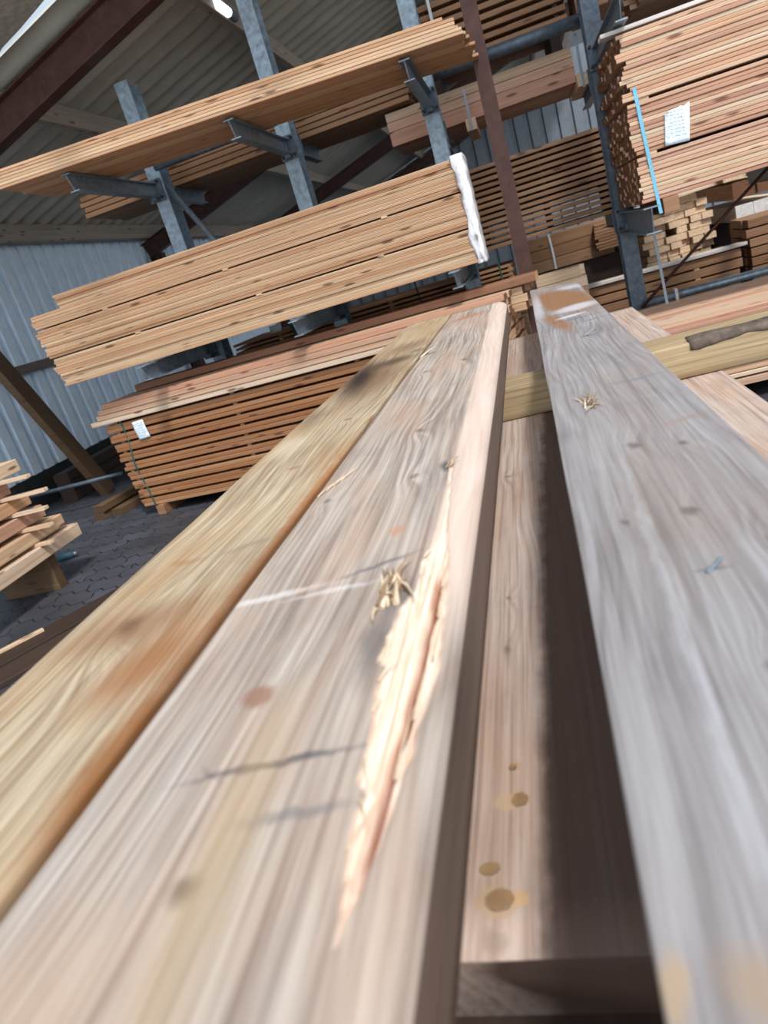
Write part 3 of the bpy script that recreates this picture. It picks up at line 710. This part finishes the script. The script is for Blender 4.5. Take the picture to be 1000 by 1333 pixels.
# bits beyond the pile: lumber ends and a low tube frame
for k, (x, y, z, l) in enumerate(((-4.62, 6.0, .0, 'dim short timber on the floor behind the brace foot'), (-4.42, 6.02, .0, 'dim short timber on the floor next to the floor pack'), (-4.6, 6.0, .075, 'dim short timber lying across two others by the brace'))):
    me = board_mesh(1.0, .13, .07, .004, 0, 80+k); me.materials.append(brace_wood); o = bpy.data.objects.new('short_timber', me); COL.objects.link(o); o.location = (x+.13, y, z); o.rotation_euler = (0, 0, PI/2-.2); tag(o, l, 'timber')
t = empty('tube_barrier', (-5.0, 6.6, 0), 'low dark tube barrier near the foot of the blue wall', 'barrier')
bm = bmesh.new(); add_tube(bm, (-.7, 0, .3), (.5, 0, .3), .022); obj('top_tube', bm, galv_dark, t, True)
for x in (-.6, -.05, .4):
    bm = bmesh.new(); add_bar(bm, (x, 0, 0), (x, 0, .29), .03, .03); obj('leg', bm, galv_dark, t)
for k in range(3):
    me = board_mesh(3.0, .2, .12, .01, 0, 90+k); me.materials.append(dark_wood); o = bpy.data.objects.new('dark_sleeper', me); COL.objects.link(o)
    o.location = (-5.62+.0, 7.2, k*.122); o.rotation_euler = (0, 0, PI/2); tag(o, ['dark sleeper at the foot of the blue wall, lowest', 'dark sleeper at the foot of the blue wall, middle', 'dark sleeper at the foot of the blue wall, topmost'][k], 'sleeper')

# ================================================================== FOREGROUND STACK
blackish, greyst = lin(62, 58, 56), lin(112, 104, 98)
rust, orange = lin(150, 92, 44), lin(176, 112, 50)
brownk = lin(134, 92, 68)
m_left = beam_wood('left_beam_wood', lin(198, 182, 154), lin(132, 104, 76), tint=lin(172, 140, 104), seed=3.1, period=.007, spots=(
    (-.52, .665, .11, .065, .3, lin(132, 90, 58), .7, .9), (-.45, .57, .055, .10, -.3, lin(142, 88, 44), .75, .8), (-.40, .42, .03, .15, 0, lin(136, 88, 46), .85, .7),
    (-.397, .75, .018, .4, 0, lin(126, 78, 42), .8, .8), (-.40, 1.1, .016, .3, 0, rust, .6, .8),
    (-.45, .86, .05, .012, .4, greyst, .4, .9), (-.54, .85, .035, .012, -.2, rust, .4, .8), (-.50, 1.25, .02, .01, 0, rust, .6, .7),
    (-.53, 2.2, .13, .5, .1, lin(104, 78, 56), .75, .9), (-.58, 2.25, .06, .4, .12, lin(36, 28, 26), .95, .9), (-.50, 2.42, .11, .10, 0, lin(66, 50, 40), .75, .9),
    (-.49, 2.75, .10, .18, 0, lin(120, 92, 70), .7, .9), (-.60, 1.72, .05, .14, .2, lin(112, 92, 76), .6, .9), (-.48, 3.2, .12, .3, 0, lin(176, 148, 116), .6, .9),
    (-.43, 2.55, .03, .05, 0, lin(50, 42, 40), .6, .8), (-.57, 1.45, .06, .1, .1, lin(220, 206, 182), .4, .9)), knots=((-.53, .67, .022), (-.47, 1.6, .014)))
m_mid = beam_wood('middle_beam_wood', lin(190, 179, 168), lin(122, 106, 95), tint=lin(182, 154, 134), seed=7.7, period=.0095, tear=True, spots=(
    (-.289, .475, .017, .019, .3, lin(140, 102, 82), .8, .5), (-.266, .284, .013, .014, 0, lin(84, 68, 58), .75, .8),
    (-.243, .386, .075, .0055, .12, lin(70, 70, 76), .8, .8), (-.21, .335, .045, .007, .1, lin(110, 108, 110), .6, .8), (-.292, .382, .02, .003, -.8, lin(84, 80, 82), .35, .8),
    (-.35, .672, .075, .009, .1, lin(226, 222, 220), .55, .9), (-.27, .66, .06, .006, .1, lin(226, 222, 220), .4, .9),
    (-.225, .705, .055, .006, .45, lin(104, 100, 102), .75, .8), (-.196, .53, .018, .07, .05, lin(88, 84, 84), .65, .8), (-.188, .62, .016, .05, 0, lin(92, 88, 88), .6, .8),
    (-.2, .95, .014, .1, 0, lin(110, 104, 102), .45, .9), (-.176, 1.03, .012, .035, .2, lin(64, 66, 74), .8, .8), (-.178, 1.35, .012, .12, 0, lin(120, 112, 108), .5, .9),
    (-.217, .80, .012, .02, 0, lin(186, 130, 98), .6, .7), (-.25, .30, .025, .2, .05, lin(176, 150, 112), .5, .9), (-.33, .2, .07, .09, 0, lin(184, 156, 132), .5, .9),
    (-.36, 2.38, .03, .03, .2, lin(76, 64, 60), .5, .8), (-.18, 2.75, .016, .18, 0, lin(112, 104, 106), .6, .9), (-.29, 3.25, .11, .08, .15, lin(168, 108, 74), .75, .9),
    (-.2, 2.1, .015, .15, 0, lin(132, 122, 118), .5, .9), (-.30, .68, .02, .003, .7, lin(214, 168, 130), .6, .7)),
    knots=((-.225, 1.015, .012), (-.253, 1.307, .014), (-.22, 2.05, .014), (-.36, .99, .010), (-.33, 2.0, .012)))
m_right = beam_wood('right_beam_wood', lin(168, 165, 166), lin(112, 105, 103), tint=lin(146, 135, 128), seed=12.4, period=.0085, contrast=.8, spots=(
    (.03, .214, .018, .022, 0, lin(160, 134, 108), .7, .8), (-.003, .212, .008, .02, 0, lin(176, 148, 116), .7, .7),
    (.10, 2.9, .11, .55, .1, lin(140, 98, 64), .9, .4), (.055, 2.3, .03, .3, .1, lin(140, 98, 64), .8, .6), (.13, 2.55, .08, .10, .2, lin(206, 208, 214), .7, .6), (.16, 3.3, .05, .12, .3, lin(206, 208, 214), .5, .7), (.10, 2.36, .05, .03, .2, lin(206, 208, 214), .7, .6),
    (.01, 2.9, .02, .5, 0, lin(196, 200, 204), .6, .8), (.1, 2.27, .12, .008, -.1, lin(74, 62, 58), .6, .8), (.15, 2.16, .05, .012, 0, lin(90, 72, 62), .4, .8),
    (.142, 1.3, .05, .014, .0, lin(116, 120, 130), .65, .8), (.19, .95, .02, .02, 0, lin(150, 142, 146), .5, .8), (.095, .563, .02, .004, 0, lin(104, 110, 118), .8, .7),
    (.168, 1.0, .05, .012, .3, lin(150, 124, 112), .5, .8), (.055, .55, .006, .5, -.03, lin(200, 200, 206), .2, .9)),
    knots=((.055, 1.22, .012), (.084, .931, .014), (.14, .902, .010), (.104, .688, .010), (.15, .6, .010), (.11, 1.9, .014), (.04, .69, .007), (.10, .42, .008)))
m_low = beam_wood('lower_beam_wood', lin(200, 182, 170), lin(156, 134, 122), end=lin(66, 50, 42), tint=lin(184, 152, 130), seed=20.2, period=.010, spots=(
    (.075, 2.0, .12, 9, -.033, lin(74, 54, 44), .88, .13),   # shade beside the right beam, painted on as dark brown

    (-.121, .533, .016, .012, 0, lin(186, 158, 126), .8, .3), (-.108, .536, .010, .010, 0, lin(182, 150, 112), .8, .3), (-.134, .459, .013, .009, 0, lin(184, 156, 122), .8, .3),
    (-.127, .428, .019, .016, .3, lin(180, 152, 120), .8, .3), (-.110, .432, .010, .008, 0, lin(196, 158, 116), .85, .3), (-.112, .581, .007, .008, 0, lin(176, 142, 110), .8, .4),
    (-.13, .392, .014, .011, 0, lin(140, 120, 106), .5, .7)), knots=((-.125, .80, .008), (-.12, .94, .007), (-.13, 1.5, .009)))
m_cross = beam_wood('cross_beam_wood', lin(186, 166, 132), lin(134, 110, 80), tint=lin(160, 138, 104), seed=30, period=.012)
m_bark = plain('bark', lin(96, 84, 74), .9, 0, .5, 30, (1, 1, 1), .6)

def sweep(prof, x0, x1, y0, yend, n, zt, warp=.0015, seed=1, tear=None):
    """beam along Y; prof = list of (x, z) round the section, z<=0 down from the top face"""
    bm = bmesh.new(); col = bm.loops.layers.float_color.new('tear') if tear else None; rings = []; marks = {}
    for i in range(n+1):
        t_ = i/n
        ring = []
        for (x, z) in prof:
            y = y0+(yend(x)-y0)*t_
            w = mn.noise(Vector((x*6, y*2.2, seed)))*warp
            xx, zz = x+w*.6, z+w; mk = (0, 0, 0)
            if tear: xx, zz, mk = tear(xx, y, zz)
            v = bm.verts.new((xx, y, zz)); marks[v] = mk; ring.append(v)
        rings.append(ring)
    m = len(prof)
    for i in range(n):
        for k in range(m):
            k2 = (k+1) % m; bm.faces.new((rings[i][k], rings[i+1][k], rings[i+1][k2], rings[i][k2]))
    bm.faces.new(rings[0]); bm.faces.new(rings[-1][::-1])
    bmesh.ops.recalc_face_normals(bm, faces=bm.faces)
    if tear:
        for f in bm.faces:
            for l in f.loops: l[col] = marks[l.vert]+(1,)
    return bm
def section(x0, x1, th, rl, rr, nx=10, elx=1.0, seg=6):
    """profile clockwise from top-left: flat top, rounded upper edges, square-ish bottom"""
    p = []
    for k in range(seg+1):
        a = PI-(PI/2)*k/seg; p.append((x0+rl+rl*math.cos(a), -rl+rl*math.sin(a)))
    a0, a1 = x0+rl, x1-rr*elx
    for k in range(1, nx): p.append((a0+(a1-a0)*k/nx, 0))
    for k in range(seg+1):
        a = PI/2-(PI/2)*k/seg; p.append((a1+rr*elx*math.cos(a), -rr+rr*math.sin(a)))
    nz = 4
    for k in range(1, nz): p.append((x1, -rr-(th-rr-.004)*k/nz))
    p += [(x1, -th+.004), (x1-.004, -th), (x0+.004, -th), (x0, -th+.004)]
    return p
# left beam
bm = sweep(section(-.632, -.403, .095, .010, .006), 0, 0, .02, lambda x: 3.68-.1*(x+.5), 120, 0, .003, 2)
o = obj('squared_beam', bm, m_left, smooth=True, loc=(0, 0, E-.3)); tag(o, 'tan beam with rust stain and mouldy far end, left of the split beam', 'beam')
# middle beam with the torn edge
TL = [(1.06, -.170), (1.034, -.171), (.90, -.163), (.773, -.161), (.685, -.172), (.64, -.168), (.595, -.180), (.55, -.184), (.503, -.186), (.49, -.178), (.458, -.180), (.41, -.174), (.36, -.172), (.348, -.166), (.317, -.168), (.27, -.163), (.245, -.159)]
TR = [(1.06, -.168), (.775, -.152), (.668, -.141), (.585, -.138), (.494, -.134), (.417, -.140), (.37, -.143), (.317, -.147), (.28, -.152), (.245, -.158)]
CK = [(.70, -.152), (.667, -.151), (.578, -.150), (.49, -.150), (.43, -.152), (.388, -.153), (.345, -.154), (.303, -.156), (.26, -.158)]
def interp(T, y):
    if y >= T[0][0]: return T[0][1]
    for (ya, xa), (yb, xb) in zip(T, T[1:]):
        if yb <= y <= ya: return xb+(xa-xb)*(y-yb)/max(1e-6, ya-yb)
    return T[-1][1]
def sst(a, b, x): t_ = max(0, min(1, (x-a)/(b-a))); return t_*t_*(3-2*t_)
def tear(x, y, z):
    mk = [0, 0, 0]
    if z > -.04 and .24 < y < 1.07:
        l = interp(TL, y)+mn.noise(Vector((y*60, 0, 1)))*.003; r = interp(TR, y)+mn.noise(Vector((y*40, 5, 1)))*.003
        arc = x if z > -.002 else x
        f = sst(l-.0015, l+.0015, arc)*(1-sst(r-.002, r+.002, arc))
        if f > 0:
            u = (arc-l)/max(.002, r-l); fib = mn.noise(Vector((x*220, y*7, 2)))
            d = .006*min(1, (r-l)/.012)*(.5+.5*math.sin(PI*min(1, max(0, u))))+fib*.0028
            z -= f*max(0, d)
            mk[0] = f
        c = interp(CK, y)+mn.noise(Vector((y*25, 9, 1)))*.002
        if .26 < y < .70:
            g = math.exp(-((x-c)/.0026)**2)*sst(.26, .32, y)*(1-sst(.62, .70, y)); z -= .011*g; mk[1] = max(mk[1], min(1, g*1.1)); mk[0] = max(mk[0], g)
    if y > .45:     # paler strip where the rounding starts
        f = sst(-.172-.02*sst(1.2, 3.5, y), -.163-.02*sst(1.2, 3.5, y), x)*(1-mk[0])*.5*sst(.45, .7, y)
        mk[2] = f
    return x, z, tuple(mk)
prof = []
x0, x1, th, rr = -.391, -.122, .095, .030
for k in range(4): a = PI-(PI/2)*k/3; prof.append((x0+.005+.005*math.cos(a), -.005+.005*math.sin(a)))
for k in range(1, 22): prof.append((x0+.005+(-.195-x0-.005)*k/22, 0))
n = 26
for k in range(n): prof.append((-.195+(-.166+.195)*k/n, 0))
for k in range(31): a = PI/2*(1-k/30); prof.append((-.166+.044*math.cos(a), -rr+rr*math.sin(a)))
prof += [(x1, -.045), (x1, -.06), (x1, -.075), (x1, -th+.004), (x1-.004, -th), (x0+.004, -th), (x0, -th+.004)]
me_bm = sweep(prof, 0, 0, .02, lambda x: 3.60-.15*(x+.3), 1, 0)  # placeholder replaced below
me_bm.free()
def mid_mesh():
    bm = bmesh.new(); col = bm.loops.layers.float_color.new('tear'); rings = []; marks = {}; side = {}
    ys = []; y = .02
    while y < 3.7:
        ys.append(y); y += .0045 if .22 < y < .75 else (.01 if y < 1.15 else .06)
    for i, yy in enumerate(ys):
        ring = []
        for (x, z) in prof:
            ye = 3.60-.15*(x+.3); y = yy*ye/ys[-1] if yy > 1.2 else yy
            w = mn.noise(Vector((x*6, y*2.2, 4)))*.0025
            xx, zz, mk = tear(x+w*.6, y, z+w)
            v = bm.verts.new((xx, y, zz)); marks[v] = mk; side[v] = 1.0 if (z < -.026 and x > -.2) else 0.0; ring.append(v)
        rings.append(ring)
    m = len(prof)
    for i in range(len(ys)-1):
        for k in range(m):
            k2 = (k+1) % m; bm.faces.new((rings[i][k], rings[i+1][k], rings[i+1][k2], rings[i][k2]))
    bm.faces.new(rings[0]); bm.faces.new(rings[-1][::-1])
    bmesh.ops.recalc_face_normals(bm, faces=bm.faces)
    for f in bm.faces:
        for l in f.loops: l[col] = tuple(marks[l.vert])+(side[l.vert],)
    return bm
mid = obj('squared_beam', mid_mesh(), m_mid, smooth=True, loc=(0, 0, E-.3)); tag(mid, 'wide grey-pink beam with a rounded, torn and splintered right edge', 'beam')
fresh = plain('fresh_fibre', lin(206, 184, 156), .7, 0, .25, 60)
tan_f = plain('dull_fibre', lin(150, 126, 100), .8, 0, .3, 60)
def shard(base, d, L, w, m, lift):
    bm = bmesh.new(); n = 7; prev = None; d = Vector(d).normalized(); s = d.cross(Vector((0, 0, 1))).normalized()
    for i in range(n+1):
        t_ = i/n; c = Vector(base)+d*L*t_+Vector((0, 0, lift*math.sin(t_*PI*.6)+.001)); ww = w*(1-t_*.85); h = ww*.45
        row = [bm.verts.new(c+s*ww/2), bm.verts.new(c+Vector((0, 0, h))), bm.verts.new(c-s*ww/2), bm.verts.new(c-Vector((0, 0, h)))]
        if prev:
            for k in range(4): bm.faces.new((prev[k], prev[(k+1) % 4], row[(k+1) % 4], row[k]))
        else: bm.faces.new(row)
        prev = row
    bm.faces.new(prev[::-1]); bmesh.ops.recalc_face_normals(bm, faces=bm.faces)
    return obj('splinter', bm, m, mid)
for k in range(26):
    shard((-.196+R.uniform(-.014, .012), .625+R.uniform(-.03, .035), 0), (R.uniform(-.5, .8), R.choice((-1, 1, 1)), 0), R.uniform(.012, .045), R.uniform(.003, .008), fresh if k % 2 else tan_f, R.uniform(.003, .011))
for y in [.30, .34, .38, .43, .47, .50, .54, .62, .70]:
    x = interp(TL, y); shard((x, y, 0), (.25+R.uniform(-.2, .2), R.choice((-1, 1)), 0), R.uniform(.02, .04), .0025, fresh, .003)
for y in (.36, .42, .5, .57, .63):
    x = interp(TR, y)-.004; shard((x, y, -.004), (.04, 1, 0), .07, .003, fresh, .003)
for k in range(3): shard((-.176+.004*k, 1.02, 0), (.5, 1, 0), .03, .003, tan_f, .006)
for k in range(4): shard((-.385+.008*k, 1.02+.02*k, 0), (.4, 1, 0), .06, .003, fresh, .004)
shard((-.385, 2.33, 0), (.2, 1, 0), .16, .01, fresh, .004)
# right beam
bm = sweep(section(-.008, .2, .085, .003, .003, 12), 0, 0, -.25, lambda x: 3.70-1.15*(x+.008), 130, 0, .003, 6)
right = obj('squared_beam', bm, m_right, smooth=True, loc=(0, 0, E-.3)); tag(right, 'cool grey knotty beam at right with a wet brown far end', 'beam')
mid_keep = mid; mid = right
for k in range(16): shard((.05+R.uniform(-.010, .012), 1.20+R.uniform(-.03, .03), 0), (R.uniform(-.5, .5), R.choice((1, -1)), 0), R.uniform(.02, .045), .004, tan_f if k % 3 else fresh, R.uniform(.004, .010))
mid = mid_keep
bm = bmesh.new(); add_tube(bm, (.088, .556, .001), (.103, .570, .005), .0018, 8); obj('staple', bm, galv, right)
# cross beam with a waney upper edge
bm = sweep(section(-2.14, -1.985, .095, .008, .008), 0, 0, -.62, lambda x: 1.9, 90, 0, .006, 8)
for v in bm.verts:
    if v.co.z > -.02: v.co.z = min(v.co.z, -.0012) if v.co.y < .21 else v.co.z - (.006+.010*mn.noise(Vector((v.co.y*5, 0, 3)))) * (v.co.x > -2.02)
cross = obj('cross_beam', bm, m_cross, smooth=True, loc=(0, 0, E-.3955), rot=(0, 0, -PI/2)); tag(cross, 'yellowish cross beam running under the big beams', 'beam')
bm = bmesh.new(); prev = None
for i in range(76):
    x = .36+i*.02; h = .012+.012*mn.noise(Vector((x*9, 0, 0)))+.006*mn.noise(Vector((x*31, 0, 0))); d = 1.976-.003*mn.noise(Vector((x*9, 4, 0)))
    row = [bm.verts.new((-b, x, c)) for b, c in ((1.990, -h-.012), (d+.004, -h), (d+.01, -.003), (2.03+.02*mn.noise(Vector((x*11, 2, 0))), .0035), (2.045, -.006))]
    if prev:
        for k in range(4): bm.faces.new((prev[k], prev[k+1], row[k+1], row[k]))
    prev = row
o = obj('bark_edge', bm, m_bark, cross, True); o['label'] = 'ragged bark along the upper edge'; md = o.modifiers.new('thick', 'SOLIDIFY'); md.thickness = .002
# lower layer of beams
low = [(-.62, -.42, .377, 3.62, 'lower beam under the tan beam'), (-.405, -.212, .37, 3.61, 'lower beam under the split beam'), (-.2, .055, .377, 3.60, 'lower beam with resin drops in the gap between the big beams'),
       (.07, .262, .38, 3.60, 'lower beam hidden under the grey right beam'), (.275, .432, .40, 3.62, 'greyish lower beam showing at right beside the grey beam')]
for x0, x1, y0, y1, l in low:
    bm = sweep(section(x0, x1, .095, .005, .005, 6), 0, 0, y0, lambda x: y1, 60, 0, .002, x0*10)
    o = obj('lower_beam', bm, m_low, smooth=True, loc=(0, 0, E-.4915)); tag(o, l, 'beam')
# resin / water drops
def drop(x, y, rx, ry, h):
    bm = bmesh.new(); bmesh.ops.create_uvsphere(bm, u_segments=20, v_segments=10, radius=1)
    for v in bm.verts:
        v.co = (v.co.x*rx*(1+.12*mn.noise(v.co*2)), v.co.y*ry*(1+.12*mn.noise(v.co*2)), max(-.2, v.co.z)*h)
    return bm
tw = NT('clear_resin', .04); tw.b.inputs['Transmission Weight'].default_value = 1; tw.b.inputs['IOR'].default_value = 1.36; tw.out((.98, .92, .82)); 
for x, y, rx, ry, l in ((-.108, .536, .008, .009, 'amber drop on the lower beam, right of the upper pair'), (-.134, .459, .009, .007, 'amber drop on the lower beam between two groups'), (-.125, .428, .012, .011, 'largest amber drop on the lower beam'), (-.115, .581, .004, .005, 'smallest amber drop, farthest away on the lower beam')):
    o = obj('liquid_drop', drop(x, y, rx, ry, .0022), tw.m, smooth=True, loc=(x, y, E-.4915+.0006)); tag(o, l, 'drop')
# what carries the lower layer: bearers and a dark old stack
for y, l in ((.46, 'dark bearer across the dirty stack, near end'), (2.9, 'dark bearer across the dirty stack, far end')):
    bm = bmesh.new(); add_box(bm, (0, 0, 0), (1.04, .1, .09), .004); o = obj('bearer', bm, dark_wood, loc=(-.1, y, E-.4915-.095-.047)); tag(o, l, 'bearer')
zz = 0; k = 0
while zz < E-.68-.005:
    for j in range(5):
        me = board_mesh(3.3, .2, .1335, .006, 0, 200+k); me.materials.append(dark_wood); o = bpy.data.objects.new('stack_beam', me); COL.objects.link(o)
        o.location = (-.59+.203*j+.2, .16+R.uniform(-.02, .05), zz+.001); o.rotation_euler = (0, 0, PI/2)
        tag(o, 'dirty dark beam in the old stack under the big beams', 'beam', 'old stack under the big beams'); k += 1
    zz += .1355
